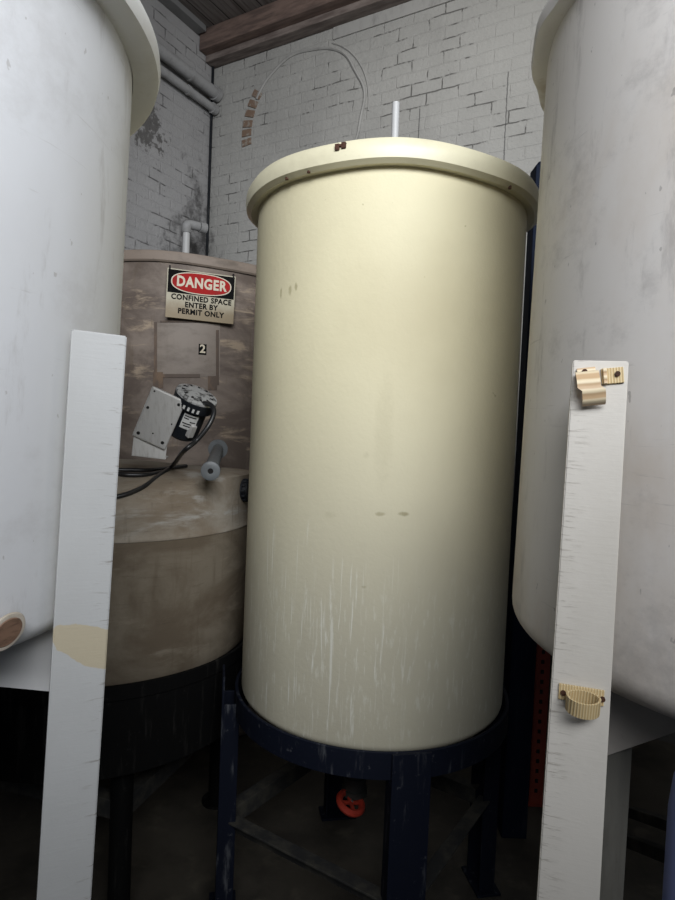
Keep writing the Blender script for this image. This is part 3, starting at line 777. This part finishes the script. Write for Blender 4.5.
bl = child('end_bell', bm, mBell, mm, lab='speckled silver end cover')
bm = B()
for k in range(11):
    a = 2*PI*k/11
    child('cooling_slot', box(B(), .034, .060, -.0045, .0045, .076, .0832, .0, Matrix.Rotation(a, 4, 'Z')), mHole, mm, False, parent=bl)
for k in range(5):
    a = R(-118+k*13); child('casing_vent', box(B(), .0765, .0795, -.004, .004, .036, .050, 0, Matrix.Rotation(a, 4, 'Z')), mLabel, mm, False)
bm = B(); N = 8; rows = []
for i in range(N+1):
    a = R(-100+i*6.2); rows.append([bm.verts.new((r*math.cos(a), r*math.sin(a), z)) for r, z in ((.0645, -.042), (.0645, .018), (.061, .018), (.061, -.042))])
for A_, B_ in zip(rows, rows[1:]):
    for j in range(4): bm.faces.new((A_[j], A_[(j+1) % 4], B_[(j+1) % 4], B_[j]))
bm.faces.new(rows[0]); bm.faces.new(rows[-1][::-1])
npl = child('nameplate', bm, mLabel, mm, False, lab='silver rating plate')
bm = B()
for i, (z0, a0_, a1_) in enumerate(((.010, -96, -58), (.0, -96, -80), (-.010, -74, -56), (-.020, -96, -66), (-.030, -90, -60))):
    rows = []
    for k in range(5):
        a = R(a0_+(a1_-a0_)*k/4); rows.append([bm.verts.new((r*math.cos(a), r*math.sin(a), z0+dz)) for r, dz in ((.0652, -.002), (.0652, .002), (.064, .002), (.064, -.002))])
    for A_, B_ in zip(rows, rows[1:]):
        for j in range(4): bm.faces.new((A_[j], A_[(j+1) % 4], B_[(j+1) % 4], B_[j]))
    bm.faces.new(rows[0]); bm.faces.new(rows[-1][::-1])
child('plate_print', bm, mSignBlk, mm, False, parent=npl)
bm = B(); box(bm, .048, .070, -.030, -.006, -.070, -.02, .003, Matrix.Rotation(R(-40), 4, 'Z')); child('capacitor_cover', bm, mAlu, mm, False)
up_ = [at(x, y, Y)-base for x, y, Y in ((204, 403, 2.17), (211, 405, 2.14), (214, 412, 2.12), (209, 425, 2.10), (197, 440, 2.09), (183, 452, 2.08))]
def onD(*pp): return [dome_hit(x, y, .010)-base for x, y in pp]
bm = B(); tube(bm, up_+onD((170, 468), (152, 474), (130, 475), (112, 473), (104, 474)), .0085, 10, 8)
child('power_cable', bm, mCable, Matrix.Translation(base), lab='black rubber cable in loose loops')
bm = B(); tube(bm, onD((186, 466), (170, 468), (150, 470), (130, 470), (108, 470)), .0085, 10, 8)
child('power_cable', bm, mCable, Matrix.Translation(base))
bm = B(); tube(bm, onD((174, 466), (167, 470), (158, 476), (145, 486), (130, 493), (116, 497), (100, 500)), .0085, 10, 8)
child('power_cable', bm, mCable, Matrix.Translation(base))

# ------------------------------------------------------------------ posts behind on the right
a = at(533, 400, 2.66); zt3 = at(534, 159, 2.66).z
bm = B(); x0 = at(519, 500, 2.66).x; w = .115
box(bm, 0, w, 0, .09, 0, zt3-.02, .006)
box(bm, .012, w-.012, .01, .08, zt3-.02, zt3, .012)
for k in range(22): pass
tag(link('steel_post', bm, mBluePost, loc=(x0, 2.66, 0)), 'dark navy upright steel post between the yellow tank and right tank', 'post')
x1 = at(540, 750, 2.9).x
rk = thing('rack_upright', 'faded red perforated rack upright low behind the right plank', 'rack post', (x1, 2.92, 0))
bm = B(); box(bm, -.035, .035, 0, .05, 0, 1.75, .003); box(bm, -.06, .06, -.02, .07, 0, .008)
link('upright', bm, mRed, rk)
for i in range(33):
    z = .06+i*.05
    link('slot', box(B(), -.010, .006, -.0015, .002, z, z+.020, .0015), mHole, rk)

# jug at the right edge
jp = at(696, 812, 1.30)
jg = thing('plastic_jug', 'blue and white rounded plastic jug cut off by the right edge', 'jug', (jp.x+.055, 1.30, 0))
hz = at(672, 765, 1.3).z
bm = B(); lathe(bm, [(0, 0), (.085, 0), (.10, .015), (.102, .10), (.095, .14), (.102, .18), (.102, hz-.12), (.095, hz-.05), (.06, hz), (.035, hz+.02), (.035, hz+.03), (0, hz+.03)], 48)
link('jug_body', bm, mJug, jg, smooth=True)
link('cap', lathe(B(), [(0, hz+.03), (.042, hz+.03), (.042, hz+.07), (.036, hz+.075), (0, hz+.075)], 32), mJugCap, jg, smooth=True)['label'] = 'green screw cap'

# ------------------------------------------------------------------ light
def area(name, loc, tgt, sx, sy, power, col):
    ld = bpy.data.lights.new(name, 'AREA'); ld.shape = 'RECTANGLE'; ld.size = sx; ld.size_y = sy; ld.energy = power; ld.color = col
    o = bpy.data.objects.new(name, ld); COL.objects.link(o); o.location = loc
    o.rotation_euler = (Vector(tgt)-Vector(loc)).to_track_quat('-Z', 'Y').to_euler(); return o
def grid(o, deg): o.data.spread = R(deg); return o
grid(area('high_window_light', (.45, -1.7, 3.95), (.0, 2.0, 2.85), 3.0, 1.6, 64, (.94, .965, 1.0)), 78)
grid(area('added_wall_fill', (.3, 2.3, 4.75), (.6, 4.6, 4.0), 1.6, .6, 11, (1.0, .98, .94)), 120)  # added fill lamp to brighten the back wall, not a room fixture
w = bpy.data.worlds.new('world'); SC.world = w; w.use_nodes = True
w.node_tree.nodes['Background'].inputs[0].default_value = (.75, .85, 1, 1); w.node_tree.nodes['Background'].inputs[1].default_value = .08
vs = SC.view_settings; vs.view_transform = 'Standard'; vs.look = 'None'; vs.exposure = 0.0; vs.gamma = 1
